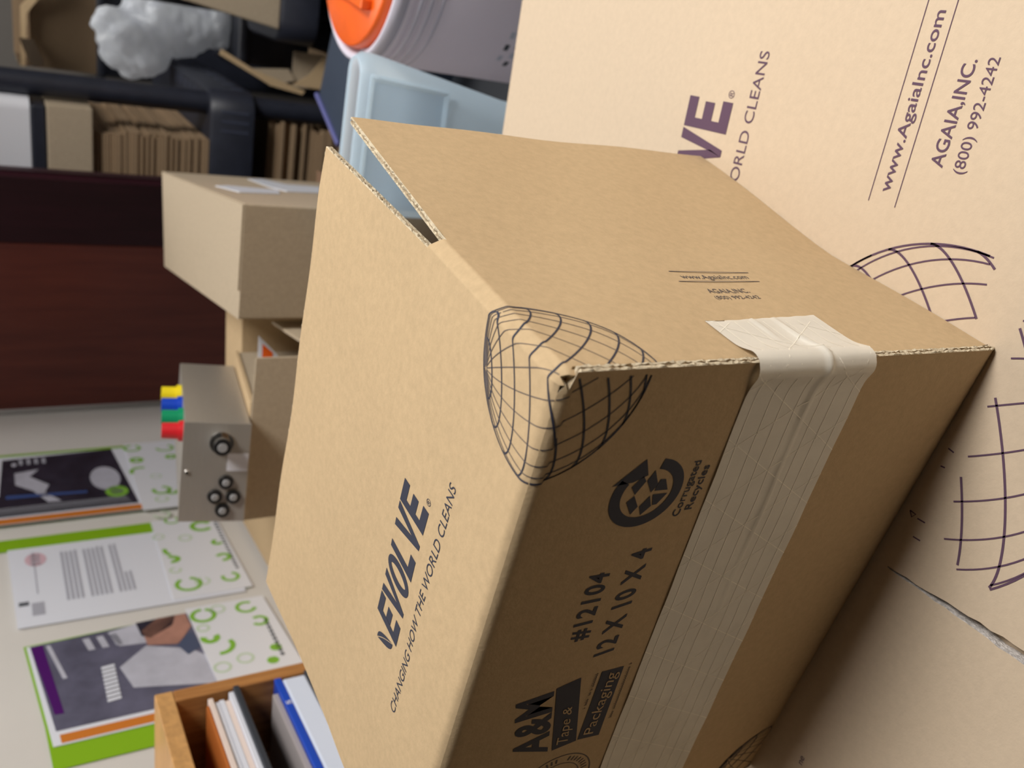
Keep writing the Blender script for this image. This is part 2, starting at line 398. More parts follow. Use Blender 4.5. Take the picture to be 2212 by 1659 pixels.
# ------------------------------------------------------------------ the taped box (hero)
r_ = .0062; a_ = PI * r_ / 4; VB = .1129; FB = .1288; AL = -.3216; HB = .254; T = .0038
ta, tb = .043, .0896
def fp(s):
    if s <= -a_: return s - (r_ - a_), 0.0, 0.0, 1.0
    if s >= a_: return 0.0, r_ + (s - a_), 1.0, 0.0
    p = (s + a_) / r_
    return -r_ + r_ * math.sin(p), r_ - r_ * math.cos(p), math.sin(p), math.cos(p)
def mkfold(a, flat):
    N = 60; ps = [0.0]; ds = [0.0]; ph = []
    def phi(s):
        t = abs(s) / a
        k = 0 if t < flat else (t - flat) / (1 - flat); k = k * k * (3 - 2 * k)
        return PI / 4 + math.copysign(PI / 4 * k, s)
    for i in range(N):
        m = phi(-a + 2 * a * (i + .5) / N); ps.append(ps[-1] + math.cos(m) * 2 * a / N); ds.append(ds[-1] + math.sin(m) * 2 * a / N)
    P = ps[-1]
    def fn(s):
        if s <= -a: return s + a - P, 0.0, 0.0, 1.0
        if s >= a: return 0.0, P + s - a, 1.0, 0.0
        q = (s + a) / (2 * a) * N; i = min(N - 1, int(q)); f = q - i; m = phi(s)
        return ps[i] + (ps[i + 1] - ps[i]) * f - P, ds[i] + (ds[i + 1] - ds[i]) * f, math.sin(m), math.cos(m)
    return fn
ub = .0044
fu = mkfold(ub, .45)
def wave(u, v):
    return .0007 * math.sin(u * 23 + v * 9) * math.sin(v * 31 + 1.0) + .0004 * math.sin(u * 61 - v * 40)
def F(u, v, h=0.0):
    if v < -a_:
        pv, dv, n1, n2 = fp(-v)
        y = 0.0
        if v < -HB + .004: y = ((-HB + .004 - v) / .004) ** 2 * .0015
        return V((u + .0012, y - h - .0010, v - (r_ - a_) + .0014))
    pu, du, ux, uz = fu(u)
    pv, dv, vy, vz = fp(-v); p2, d2, wy, wz = fp(-(v - .0045))
    wA = max(0.0, min(1.0, (ub - u) / (2 * ub)))
    pos = V((pu - (1 - wA) * d2, -(wA * pv + (1 - wA) * p2), -du - wA * dv))
    nrm = V((ux * (wz if wA < 1 else 1), -(wA * vy + (1 - wA) * wy), uz * vz if wA > 0 else 0))
    if nrm.length < 1e-6: nrm = V((1, -1, 1))
    nrm.normalize()
    if v > VB:
        e = v - VB
        if u < 0: pos.y = VB + e * math.cos(ta); pos.z += e * math.sin(ta); nrm = (nrm + V((0, -ta, 0))).normalized()
        else: pos.y = VB + e * math.cos(tb); pos.x += e * math.sin(tb); nrm = (nrm + V((0, -tb, 0))).normalized()
    ww = wave(u, v) * min(1, abs(u) / .03) * min(1, abs(v) / .03) if v > 0 else 0
    return pos + nrm * (h + ww) + V((.0012, -.0010, .0014))
def board(b, u0, u1, v0, v1, nu, nv, rag=(1, 1, 1, 1), t=T, fn=F, flip=False):
    """corrugated board with liners, darker core recess and ragged cut edges; rag = u0, u1, v0, v1 sides"""
    us = lin(u0, u1, nu); vs = lin(v0, v1, nv)
    if u1 == 0.0: us = us[:-1] + [-ub * k for k in (1.01, .9, .8, .7, .6, .45, .2, 0)]; us = sorted(set(us))
    if u0 == 0.0: us = sorted(set([ub * k for k in (0, .2, .45, .6, .7, .8, .9, 1.01)] + us[1:]))
    if v0 in (0.0, .0045): vs = sorted(set([v0, v0 + a_ * .35, v0 + a_ * .7, v0 + a_ * 1.01] + vs[1:]))
    if abs(v1) < 1e-9: vs = sorted(set(vs[:-1] + [-a_ * 1.01, -a_ * .7, -a_ * .35, 0.0]))
    b.grid(lambda u, v: fn(u, v, 0), us, vs, 0, True, flip)
    b.grid(lambda u, v: fn(u, v, -t), us, vs, 3, True, not flip)
    def side(pts, inward, on):
        m = max(2, int(math.dist(pts[0], pts[-1]) / .0016)) if on else len(pts) - 1
        P = [(pts[0][0] + (pts[-1][0] - pts[0][0]) * i / m, pts[0][1] + (pts[-1][1] - pts[0][1]) * i / m) for i in range(m + 1)] if on else pts
        lv = [(0, 0), (.08, -.0003), (.38, -.0003), (.45, .0005), (.56, .0005), (.63, -.0003), (.92, -.0003), (1, 0)] if on else [(0, 0), (1, 0)]
        rows = []
        for k, (h, ins) in enumerate(lv):
            row = []
            for i, (u, v) in enumerate(P):
                jn = noise.noise(V((u * 900 + 3, v * 900, k * 1.7))) * .0012 if on and 0 < k < len(lv) - 1 else 0
                row.append(fn(u + inward[0] * (ins + jn), v + inward[1] * (ins + jn), -t * h + (noise.noise(V((u * 700, v * 700, 9 + k))) * .0003 if on and 0 < k < 7 else 0)))
            rows.append(row)
        n = len(P)
        for k in range(len(rows) - 1):
            b.add(rows[k] + rows[k + 1], [(i, i + 1, n + i + 1, n + i) for i in range(n - 1)], 2 if (on and k in (2, 3, 4)) else 1, False)
    side([(u0, v) for v in vs], (1, 0), rag[0]); side([(u1, v) for v in vs], (-1, 0), rag[1])
    side([(u, v0) for u in us], (0, 1), rag[2]); side([(u, v1) for u in us], (0, -1), rag[3])

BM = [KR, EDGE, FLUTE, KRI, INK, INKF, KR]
bx = thing('cardboard_box', (AL / 2, .06, -HB), 'brown corrugated box in the foreground closed with wide paper tape, far flaps open', 'box')
EPS = .00018
mA, mB, mC, mC2, mFA, mFB = MB(), MB(), MB(), MB(), MB(), MB()
board(mA, AL, 0.0, 0.0, VB, 40, 14, (1, 0, 0, 0))
board(mB, 0.0, HB - .0006, .0045, VB, 32, 14, (0, 0, 0, 0))
board(mC, AL + .001, .0006, -HB / 2 + .0004, 0.0, 40, 14, (1, 1, 1, 0))
board(mC2, AL + .001, .0006, -HB, -HB / 2 - .0004, 40, 12, (1, 1, 0, 1))
board(mFA, AL, -.0045, VB, VB + FB, 40, 12, (1, 1, 0, 1))
board(mFB, .0045, HB - .0006, VB, VB + FB, 32, 12, (1, 1, 0, 1))
fm = lambda u, v: F(u, v, EPS)
fm2 = lambda u, v: F(u, v, EPS * 2.2)
# globe wraps over three panels
for pts, wd in globe((-.0022, .0068), .0450, 120, 15, 1.5, .00075, .00042):
    fine = []
    for i in range(len(pts) - 1):
        for q in range(4): fine.append((pts[i][0] + (pts[i + 1][0] - pts[i][0]) * q / 4, pts[i][1] + (pts[i + 1][1] - pts[i][1]) * q / 4))
    fine.append(pts[-1])
    ribbon(mA, fine, wd, fm, 5 if wd < .0005 else 4, lambda u, v: u <= 0.0002 and v >= -.0001)
    ribbon(mB, fine, wd, fm, 5 if wd < .0005 else 4, lambda u, v: u >= -.0002 and v >= .0055)
    ribbon(mC, fine, wd * 1.1, fm, 4, lambda u, v: v <= .0001 and u <= -.0018)
logo(mA, -.1955, -.1100, .0598, .0865, fm, 4)
put_text(mA, '\u00ae', quadr(-.1072, -.1038, .0603, .0640), fm, 4)
put_text(mA, 'CHANGING HOW THE WORLD CLEANS', ((-.2282, .0450), (-.0838, .0440), (-.2282, .0505), (-.0838, .0500)), fm, 4, -.002)
ribbon(mB, [(.1081, .0855), (.1594, .0850)], .0006, fm, 5); ribbon(mB, [(.1065, .0753), (.1585, .0755)], .0006, fm, 5)
put_text(mB, 'www.AgaiaInc.com', quadr(.1115, .1545, .0785, .0826), fm, 5, .004)
put_text(mB, 'AGAIA,INC.', quadr(.1167, .1424, .0642, .0683), fm, 5, .006)
put_text(mB, '(800) 992-4242', quadr(.1160, .1438, .0582, .0614), fm, 5)
put_text(mC, '#12104', ((-.1430, -.0575), (-.1018, -.0562), (-.1436, -.0475), (-.1011, -.0453)), fm, 4, .026, 1.15)
put_text(mC, '12 X 10 X 4', ((-.1565, -.0778), (-.0909, -.0750), (-.1580, -.0665), (-.0925, -.0645)), fm, 4, .026, 1.12)
put_text(mC, 'A&M', ((-.2243, -.0615), (-.1756, -.0504), (-.2215, -.0405), (-.1777, -.0302)), fm, 4, .030, 1.05)
poly(mC, [(-.2247, -.0642), (-.2227, -.0783), (-.1709, -.0641), (-.1742, -.0513)], fm, 4)
put_text(mC, 'Tape &', ((-.2223, -.0727), (-.1917, -.0656), (-.2207, -.0654), (-.1904, -.0603)), fm2, 6, .0)
poly(mC, [(-.2223, -.0790), (-.2240, -.0930), (-.1710, -.0895), (-.1709, -.0763)], fm, 4)
put_text(mC, 'Packaging', ((-.2204, -.0878), (-.1741, -.0864), (-.2193, -.0814), (-.1725, -.0796)), fm2, 6, .0)
def ticks(b, a, c, h, n):   # faint illegible small lettering
    for i in range(n):
        if R.random() < .15: continue
        t0 = i / n; t1 = (i + .68) / n; hh = h * R.uniform(.7, 1.1)
        p = (a[0] + (c[0] - a[0]) * t0, a[1] + (c[1] - a[1]) * t0); q = (a[0] + (c[0] - a[0]) * t1, a[1] + (c[1] - a[1]) * t1)
        poly(b, [p, q, (q[0], q[1] + h * .3), (p[0], p[1] + h * .3)], fm, 5)
        poly(b, [p, (p[0] + (q[0] - p[0]) * .35, p[1]), (p[0] + (q[0] - p[0]) * .35, p[1] + hh), (p[0], p[1] + hh)], fm, 5)
ticks(mC, (-.1982, -.0752), (-.1706, -.0742), .0018, 22); ticks(mC, (-.2115, -.0965), (-.1696, -.0940), .0018, 30)
for rr, wd in ((.0235, .0007), (.0165, .0005)): ribbon(mC, arc(-.2562, -.0735, rr, 0, 360, 72), wd, fm, 5)
for k in range(46):
    t = math.radians(k * 360 / 46)
    if k % 9 == 0: continue
    ribbon(mC, [(-.2562 + rr * math.cos(t), -.0735 + rr * math.sin(t)) for rr in (.0182, .0216)], .0009, fm, 5)
# corrugated-recycles symbol
ring_o = [(-.0540, -.0396), (-.0495, -.0410), (-.0447, -.0445)]
cxr, cyr = -.0597, -.0590
ribbon(mC, [(cxr + .0153 * math.cos(math.radians(t)) * 1.0, cyr + .0162 * math.sin(math.radians(t))) for t in lin(62, -8 + 360 - 0, 70)][0:0] or [(cxr + .0149 * math.cos(math.radians(t)), cyr + .0157 * math.sin(math.radians(t))) for t in lin(60, 352, 70)], .0052, fm, 4)
poly(mC, [(-.0535, -.0392), (-.0415, -.0520), (-.0500, -.0559), (-.0528, -.0490)], fm, 4)
for pl in ([(-.0500, -.0537), (-.0553, -.0495), (-.0595, -.0527), (-.0530, -.0561)], [(-.0478, -.0588), (-.0530, -.0566), (-.0595, -.0610), (-.0555, -.0632)],
           [(-.0600, -.0527), (-.0631, -.0498), (-.0700, -.0544), (-.0662, -.0568)], [(-.0612, -.0613), (-.0663, -.0577), (-.0712, -.0600), (-.0669, -.0640)],
           [(-.0530, -.0636), (-.0532, -.0664), (-.0592, -.0697), (-.0588, -.0625)], [(-.0607, -.0626), (-.0610, -.0704), (-.0665, -.0667), (-.0666, -.0645)]): poly(mC, pl, fm, 4)
put_text(mC, 'Corrugated', quadr(-.0753, -.0457, -.0826, -.0786), fm, 4, .012)
put_text(mC, 'Recycles', quadr(-.0725, -.0487, -.0886, -.0846), fm, 4, .012)
for pts, wd in globe((-.3216, -.2600), .045, 60, 15, 1.5, .0009, .0005): ribbon(mC2, pts, wd, fm, 5, lambda u, v: v > -HB + .003 and u > AL + .003 and v < -.13)
obj('top_panel', mA, BM, bx); obj('side_panel', mB, BM, bx)
obj('end_flap', mC, BM, bx); obj('end_flap', mC2, BM, bx)
obj('open_flap', mFA, BM, bx); obj('open_flap', mFB, BM, bx)
# the rest of the carton, seen only through the slot or from elsewhere
def plain(name, x0, x1, y0, y1, z0, z1):
    b = MB(); b.box(x0, x1, y0, y1, z0, z1); return obj(name, b, [KRI], bx, bevel=.0006)
plain('bottom_panel', AL + .001, -.001, .004, VB, -HB + .0004, -HB + T)
plain('open_flap', AL + .005, -.003, VB + .001, VB + FB, -HB + .0004, -HB + T)
plain('side_panel', AL + .0005, AL + T, .0045, VB, -HB + T + .0005, -T - .0017)
plain('open_flap', AL + .0005, AL + T, VB + .001, VB + FB, -HB + T + .003, -T - .003)
plain('inner_flap', -.127, -.0045, .0050, .0086, -HB + T + .001, -.0065)
plain('inner_flap', AL + T + .001, -.1285, .0050, .0086, -HB + T + .001, -.0065)
# torn fluted corner at the front top edge
b = MB()
for k in range(3):
    c = V((-.0016 + k * .0006, .0030 + .0012 * (k % 2), -.0052 - k * .0022))
    b.loft([[c + V((.0009 * (1 - .2 * q), (.0016 + .0004 * math.sin(5 * t + k)) * math.cos(t) * q, .0011 * math.sin(t) * q)) for t in [2 * PI * i / 14 for i in range(14)]] for q in (1.0, .8, .45)], 0, True)
obj('torn_corner', b, [EDGE], bx)

# tape, from the side panel over the cut edge and across the end
tp = MB()
def tape_edges(s):   # s: arc length; negative on the end face
    top = -.0905 + (min(s, 0)) * .057 ; bot = -.1612 + (min(s, 0)) * .060
    return top, bot
def TP(s, q, h=0.0):
    """s>0 on side panel (y=s), s<0 along the end face (x=s)"""
    t0, t1 = tape_edges(s); z = t0 + (t1 - t0) * q
    rr = .0042; aa = PI * rr / 4; off = .00045 + h
    wr = 0.0; off += .0010 if s > 0 else .0006
    wr += .0016 * math.exp(-((q - .58 - .25 * s * 10 * .2) / .020) ** 2) * math.exp(-((s - .012) / .020) ** 2)
    wr += .0009 * math.exp(-((q - .40) / .015) ** 2) * math.exp(-((s - .026) / .010) ** 2)
    wr += .0010 * math.exp(-((q - .55 + s * .15) / .018) ** 2) * (1 if s < -.004 else .3) * math.exp(-((s + .05) / .09) ** 2)
    wr += .0003 * math.sin(s * 90 + q * 4)* (1 if s<0 else .3)
    off += max(wr, 0) + .0029 * math.exp(-(s / .0075) ** 2)
    if s > aa: return V((off + .0003, s + rr - aa, z))
    if s < -aa: return V((s + aa - rr, -off - .0004, z))
    p = (aa - s) / rr
    return V((-rr + (rr + off + .0003) * math.cos(p), rr - (rr + off + .0004) * math.sin(p), z))
ss = lin(-.3206, -.010, 90) + lin(-.009, .010, 24) + lin(.0115, .0330, 20)
tp.grid(lambda s, q: TP(s if s < .0329 else .0312 + .0043 * q + .0002 * math.sin(40 * q), q), ss, lin(0, 1, 48), 0, True, True)
def fil(p0, p1, wd=.00045, n=90):
    P = [(p0[0] + (p1[0] - p0[0]) * i / n, p0[1] + (p1[1] - p0[1]) * i / n) for i in range(n + 1)]
    P = [(s, q) for s, q in P if 0.005 < q < .995]
    vs = []
    for s, q in P: vs += [TP(s, q - wd / .07 / 2, .00012), TP(s, q + wd / .07 / 2, .00012)]
    if len(P) > 1: tp.add(vs, [(2 * i, 2 * i + 1, 2 * i + 3, 2 * i + 2) for i in range(len(P) - 1)], 1, True)
def fild(s0, dirn, wd=.00045, n=24):   # diagonal across the tape
    vs = []; cnt = 0
    for i in range(n + 1):
        q = i / n; s = s0 + dirn * .045 * q
        if s < -.319 or s > .030: continue
        vs += [TP(s - wd / 2, q, .00012), TP(s + wd / 2, q, .00012)]; cnt += 1
    if cnt > 1: tp.add(vs, [(2 * i, 2 * i + 1, 2 * i + 3, 2 * i + 2) for i in range(cnt - 1)], 1, True)
for q in (.07, .21, .34, .47, .66, .78, .91): fil((-.318, q + R.uniform(-.015, .015)), (.0305, q + R.uniform(-.015, .015)))
for k in range(12): fild(-.33 + k * .032, 1); fild(-.29 + k * .032, -1)
obj('tape', tp, [TAPE, FILA], bx)['label'] = 'whitish filament-reinforced paper tape strip'

# ------------------------------------------------------------------ wall literature: three folders
def swirl(b, f, c, r, a0=0, a1=360, wd=.0035, m=1):
    ribbon(b, arc(c[0], c[1], r * 1.2, a0, a1, 26), wd * 1.35, f, m)
def folder(name_label, cover, zb, o, tilt=0.0):
    s0 = min(p[0] for p in cover); s1 = max(p[0] for p in cover)
    mid = (s0 + s1) / 2
    t = thing('presentation_folder', WF(mid, 0, zb), name_label, 'folder')
    def fr(off): return lambda s, z: WF(s, off, z + (s - mid) * tilt)
    b = MB()
    b.prism([fr(o)(*p) for p in cover], [fr(o + .0005)(*p) for p in cover])
    obj('back_cover', b, [LIME], t)
    return t, fr
SWM = [FOLD, SWG, SWP, TXTD]
# middle folder: letter on white paper
t, f = folder('white folder with green swirls holding a white letter, between the two brochure folders', [(.014, -.138), (.257, -.134), (.257, .205), (.221, .205), (.219, .160), (.014, .150)], -.140, .0012)
b = MB(); o1 = .0040
P = [(.012, -.140), (.256, -.136), (.256, -.036), (.012, -.030)]
b.prism([f(.0032)(*p) for p in P], [f(o1)(*p) for p in P], 0)
g = f(o1 + .0003)
for c, r, a0, a1, w_, m in [((.2762, -.057), .01, 90, 360, .003, 2), ((.2504, -.068), .0085, 40, 330, .003, 1), ((.2177, -.1084), .012, -60, 230, .006, 1), ((.1846, -.077), .0075, 0, 360, .0025, 2), ((.1995, -.0393), .0065, 0, 360, .002, 2),
        ((.1515, -.0590), .015, 70, 140, .005, 1), ((.123, -.0480), .006, 150, 400, .006, 1), ((.0897, -.046), .006, 0, 300, .0025, 2), ((.0455, -.0565), .0135, 30, 345, .0045, 1), ((.0470, -.0760), .0080, 0, 330, .0022, 2), ((.1078, -.1190), .0075, 160, 420, .005, 1), ((.1572, -.1200), .005, 0, 250, .005, 1), ((.0475, -.1160), .009, 60, 340, .004, 1)]:
    swirl(b, g, c, r, a0, a1, w_, m)
for i in range(16):
    s = .068 + i * .010
    poly(b, [(s, -.1338), (s + .007 * R.uniform(.6, 1), -.1338), (s + .007, -.1290 + R.uniform(-.001, .001)), (s, -.1290)], g, 3)
obj('pocket', b, SWM, t)
b = MB(); P = [(.004, -.128), (.220, -.128), (.221, .167), (.006, .160)]
b.prism([f(.0018)(*p) for p in P], [f(.0030)(*p) for p in P], 0); g = f(.0033)
for z in lin(.096, .012, 14):
    if abs(z - .070) < .004 or abs(z - .036) < .004: continue
    e = .195 if z > .02 else .11
    poly(b, [(.056, z), (e * R.uniform(.96, 1.03), z), (e, z + .0035), (.056, z + .0035)], g, 1)
poly(b, arc(.182, .132, .020, 0, 360, 30, .014), g, 2)
for k in range(5): poly(b, [(.166 + k * .007, .126), (.170 + k * .007, .126), (.170 + k * .007, .139), (.166 + k * .007, .139)], g, 1)
ribbon(b, [(.205, .1345), (.085, .1335)], .0016, g, 1)
poly(b, [(.030, .127), (.062, .127), (.062, .142), (.030, .142)], g, 1); poly(b, [(.058, .145), (.068, .145), (.068, .157), (.058, .157)], g, 3)
obj('letter', b, [PAPER, TXT, PINK, TXTD], t)
# far folder: dark brochure
t, f = folder('white folder with green swirls and dark photo brochure, farther along the wall', [(.300, -.138), (.583, -.134), (.583, .205), (.300, .205)], -.140, .0060)
b = MB(); P = [(.290, -.140), (.583, -.136), (.583, -.036), (.290, -.030)]; b.prism([f(.0085)(*p) for p in P], [f(.0095)(*p) for p in P], 0); g = f(.0098)
for c, r, a0, a1, w_, m in [((.5480, -.1050), .012, 90, 330, .004, 1), ((.5029, -.109), .006, 0, 360, .005, 1), ((.4480, -.0480), .013, -30, 120, .005, 1), ((.4195, -.0697), .007, 0, 360, .002, 2), ((.3591, -.0700), .011, 60, 350, .005, 1), ((.3480, -.0850), .006, 0, 300, .005, 1), ((.3229, -.0645), .008, 0, 330, .003, 2), ((.5590, -.0480), .011, 0, 330, .004, 1), ((.5000, -.0480), .007, 0, 360, .006, 1)]: swirl(b, g, c, r, a0, a1, w_, m)
obj('pocket', b, SWM, t)
b = MB(); P = [(.296, -.126), (.568, -.118), (.568, .20), (.296, .20)]; b.prism([f(.0078)(*p) for p in P], [f(.0083)(*p) for p in P], 0); g = f(.0087)
poly(b, [(.322, -.028), (.568, -.012), (.553, .1676), (.400, .1745), (.322, .20)], g, 1)
poly(b, [(.355, -.012), (.355, .20), (.322, .20), (.322, -.020)], g, 4)
poly(b, [(.297, -.060), (.297, .20), (.316, .20), (.316, -.060)], g, 2)
g = f(.0090)
poly(b, arc(.435, .012, .050, 0, 360, 30, .024), g, 3)
poly(b, [(.50, .112), (.47, .128), (.43, .10), (.40, .108), (.36, .085), (.36, .105), (.41, .125), (.44, .150), (.49, .15)], g, 3)
poly(b, arc(.375, .000, .022, 0, 360, 24, .018), g, 5); poly(b, arc(.375, .000, .013, 0, 360, 24, .011), g, 3)
poly(b, [(.400, .165), (.390, .045), (.382, .045), (.388, .165)], g, 6); poly(b, arc(.528, .150, .008, 0, 360, 12, .004), g, 3)
for k in range(4): poly(b, [(.525, .10 + k * .012), (.550, .10 + k * .012), (.550, .106 + k * .012), (.525, .106 + k * .012)], g, 4)
obj('brochure', b, [PAPER, PHO, ORB, PHL, TXT, SWG, PHB], t)
# near folder: grey brochure with purple band
t, f = folder('green swirl folder with grey brochure and purple band, partly behind the wooden paper sorter', [(-.272, -.152), (-.020, -.144), (-.036, .155), (-.20, .140), (-.2715, .136)], -.152, .0012)
b = MB(); P = [(-.285, -.158), (-.018, -.146), (-.018, -.040), (-.285, -.050)]; b.prism([f(.0035)(*p) for p in P], [f(.0045)(*p) for p in P], 0); g = f(.0048)
for c, r, a0, a1, w_, m in [((-.0400, -.1170), .010, -40, 250, .004, 1), ((-.0420, -.0590), .012, 0, 340, .0045, 1), ((-.0330, -.0800), .0075, 0, 360, .0022, 2), ((-.0971, -.0570), .007, 60, 300, .006, 1), ((-.1180, -.0640), .014, 170, 300, .005, 1), ((-.0720, -.0530), .006, 0, 360, .0025, 2), ((-.0783, -.1260), .008, 120, 400, .004, 1), ((-.1548, -.0883), .008, 0, 360, .0025, 2), ((-.1449, -.1300), .003, 0, 360, .006, 1), ((-.1706, -.1195), .003, 0, 360, .006, 1), ((-.1637, -.058), .008, 0, 360, .0025, 2)]: swirl(b, g, c, r, a0, a1, w_, m)
for i in range(10):
    s = -.165 + i * .009
    poly(b, [(s, -.1365), (s + .0065, -.1365), (s + .0065, -.1315), (s, -.1315)], g, 3)
obj('pocket', b, SWM, t)
b = MB(); P = [(-.236, -.140), (-.024, -.132), (-.040, .152), (-.236, .134)]; b.prism([f(.0022)(*p) for p in P], [f(.0030)(*p) for p in P], 0); g = f(.0033)
poly(b, [(-.212, -.046), (-.027, -.041), (-.041, .148), (-.212, .130)], g, 1)
poly(b, [(-.2335, -.10), (-.2335, .126), (-.219, .127), (-.219, -.10)], g, 2)
g = f(.0036)
poly(b, [(-.1845, .1200), (-.1835, .1297), (-.0435, .1475), (-.0409, .1344)], g, 3)
poly(b, [(-.12, .112), (-.12, .117), (-.045, .131), (-.045, .126)], g, 4)
poly(b, [(-.19, -.046), (-.165, .045), (-.12, .055), (-.085, .02), (-.11, -.03), (-.13, -.045)], g, 4)
poly(b, [(-.040, .060), (-.028, .010), (-.080, .012), (-.075, .050)], g, 4)
for k in range(3): poly(b, [(-.072, .085 - k * .016), (-.045, .090 - k * .016), (-.045, .082 - k * .016), (-.072, .077 - k * .016)], g, 4)
g = f(.0039)
poly(b, [(-.085, .018), (-.050, .020), (-.028, -.002), (-.0275, -.038), (-.060, -.040), (-.095, -.018)], g, 5)
poly(b, [(-.030, .025), (-.0275, -.025), (-.050, -.018), (-.070, .012), (-.062, .022)], g, 6)
poly(b, [(-.095, -.015), (-.072, -.038), (-.110, -.043), (-.122, -.025)], g, 7)
for k in range(9): poly(b, [(-.18 + k * .008, .060), (-.1745 + k * .008, .060), (-.1765 + k * .008, .075), (-.182 + k * .008, .075)], g, 8)
obj('brochure', b, [PAPER, PHG, ORB, PUR, PHL, PHS, PHO, PHN, PAPER], t)

# ------------------------------------------------------------------ tan carton on the desk by the wall, wooden sorter on it
b = MB(); b.box(-.95, .240, .012, .235, DT + .0005, -.170, 0, WF)
tag(obj('long_carton', b, [KR], bevel=.002), 'long plain tan carton lying on the desk along the wall, under the paper sorter', 'box')
SO0, SO1, SS1, SZ0, SZ1 = .025, .120, -.339, -.1695, .0485
st = thing('paper_sorter', WF(-.50, .07, SZ0), 'golden oak paper sorter with charcoal shelves at the lower left', 'paper sorter')
tk = .017
b = MB(); b.box(SS1 - tk, SS1, SO0, SO1, SZ0, SZ1 - tk - .0003, 0, WF); obj('side_panel', b, [OAK], st, bevel=.0012)
b = MB(); b.box(-.68, -.68 + tk, SO0, SO1, SZ0, SZ1 - tk - .0003, 0, WF); obj('side_panel', b, [OAK], st, bevel=.0012)
b = MB(); b.box(-.68, SS1, SO0, SO1, SZ1 - tk, SZ1, 0, WF); obj('top_panel', b, [OAKH], st, bevel=.0012)
b = MB(); b.box(-.68 + tk, SS1 - tk, SO0, SO0 + .004, SZ0, SZ1 - tk - .0003, 0, WF); obj('back_panel', b, [OAK], st)
for z in (-.0255, -.0985, -.166):
    b = MB(); b.box(-.68 + tk + .0003, SS1 - tk - .0003, SO0 + .0045, SO1 + .003, z - .0035, z + .0025, 0, WF); obj('shelf', b, [SLATE], st, bevel=.001)
def stack(zl, n, th, s_near, s_far, front, m, label, group, first=None, lm=None):
    z = zl
    for k in range(n):
        b = MB(); e = R.uniform(-.005, .005)
        b.box(-.655, s_far + e, SO0 + .008, front + R.uniform(-.002, .002), z + .0002, z + th - .0002, 0, WF)
        mm = m[k % len(m)]
        tag(obj('paper_stack' if th > .004 else 'booklet', b, [mm], bevel=.0004), label, 'papers', group)
        z += th
    return z
z = stack(-.0229, 5, .0052, -.65, -.366, SO1 - .001, [PAPER, mat('cream_paper', (.80, .68, .62)), PAPER], 'white and cream booklet piled on the upper charcoal shelf of the sorter', 'booklets on the upper sorter shelf')
b = MB(); b.box(-.655, -.373, SO0 + .008, SO1 - .001, z + .0002, z + .0028, 0, WF)
tag(obj('booklet', b, [mat('burnt_orange_cover', (.45, .13, .02))], bevel=.0004), 'booklet with burnt orange cover on top of the upper sorter shelf pile', 'booklet')
z = -.0959
b = MB(); b.box(-.655, -.362, SO0 + .008, SO1 + .002, z + .0002, z + .024, 0, WF)
tag(obj('paper_ream', b, [PAPERB], bevel=.002), 'thick bluish white ream of paper on the lower charcoal shelf of the sorter', 'paper')
b = MB(); b.box(-.655, -.358, SO0 + .008, SO1 + .0015, z + .0243, z + .0315, 0, WF); 
g = lambda s, zz: WF(s, SO1 + .0018, zz)
put_text(b, '5', quadr(-.402, -.396, z + .0255, z + .0305), g, 1, .01)
tag(obj('binder', b, [mat('royal_blue_cover', (.01, .07, .52), rough=.35), PAPER], bevel=.001), 'royal blue binder lying on the bluish paper ream in the sorter', 'binder')
b = MB(); b.box(-.655, -.375, SO0 + .008, SO1 - .004, z + .0318, z + .0375, 0, WF)
tag(obj('booklet', b, [mat('grey_card', (.42, .38, .38))], bevel=.0005), 'grey booklet lying on the royal blue binder in the sorter', 'booklet')

# ------------------------------------------------------------------ cartons behind the box, steel switch box on top
Mm = Matrix(((0.9593, -0.2819, 0.0131), (0.2760, 0.9468, 0.1657), (-0.0591, -0.1553, 0.9861)))
MO = V((-0.3988, 0.5398, -0.0598))
def MF(x, y, z): return MO + Mm @ V((x, y, z))
# carton that carries it: sloping top, level bottom
a16 = math.radians(16); e1 = V((math.cos(a16), math.sin(a16), 0)); e2 = V((-math.sin(a16), math.cos(a16), 0))
Q0 = V((-.3425, .580, 0))
def CF(a, b_, z): return Q0 + e1 * a + e2 * b_ + V((0, 0, z))
ct = thing('open_carton', CF(-.09, .1, DT), 'tan carton with loose top flaps under the steel switch box', 'box')
def topz(a, b_):   # height of switch box underside over a point, minus a hair
    p = CF(a, b_, 0) - MO; # plane through MO spanned by Mm columns 0,1
    n = V((Mm[0][2], Mm[1][2], Mm[2][2])); return MO.z - (n.x * p.x + n.y * p.y) / n.z - .0012
def wedge(a0, a1, b0, b1, zb, dz0, dz1, name, m):
    b = MB(); b.hexa([CF(a0, b0, zb), CF(a1, b0, zb), CF(a1, b1, zb), CF(a0, b1, zb)] + [CF(a, q, topz(a, q) + dz1) for a, q in ((a0, b0), (a1, b0), (a1, b1), (a0, b1))]); return obj(name, b, [m], ct, bevel=.0008)
wedge(-.185, -.052, .0045, .22, DT + .0005, 0, -.004, 'body', KRG)
wedge(-.185, .0, 0, .004, DT + .0005, 0, -.0004, 'front_panel', KRG)
wedge(-.0515, .0, .0045, .22, DT + .0005, 0, -.14, 'packed_contents', KRD)
b = MB()
b.hexa([CF(-.186, .0045, topz(-.186, 0) - .0038), CF(-.050, .0045, topz(-.05, 0) - .0038), CF(-.050, .221, topz(-.05, .221) - .0038), CF(-.186, .221, topz(-.186, .221) - .0038), CF(-.186, .0045, topz(-.186, 0)), CF(-.05, .0045, topz(-.05, 0)), CF(-.05, .221, topz(-.05, .221)), CF(-.186, .221, topz(-.186, .221))])
obj('flap', b, [KR], ct)
sw = thing('switch_box', MO, 'small brushed steel box with four coloured knobs and black sockets', 'switch box')
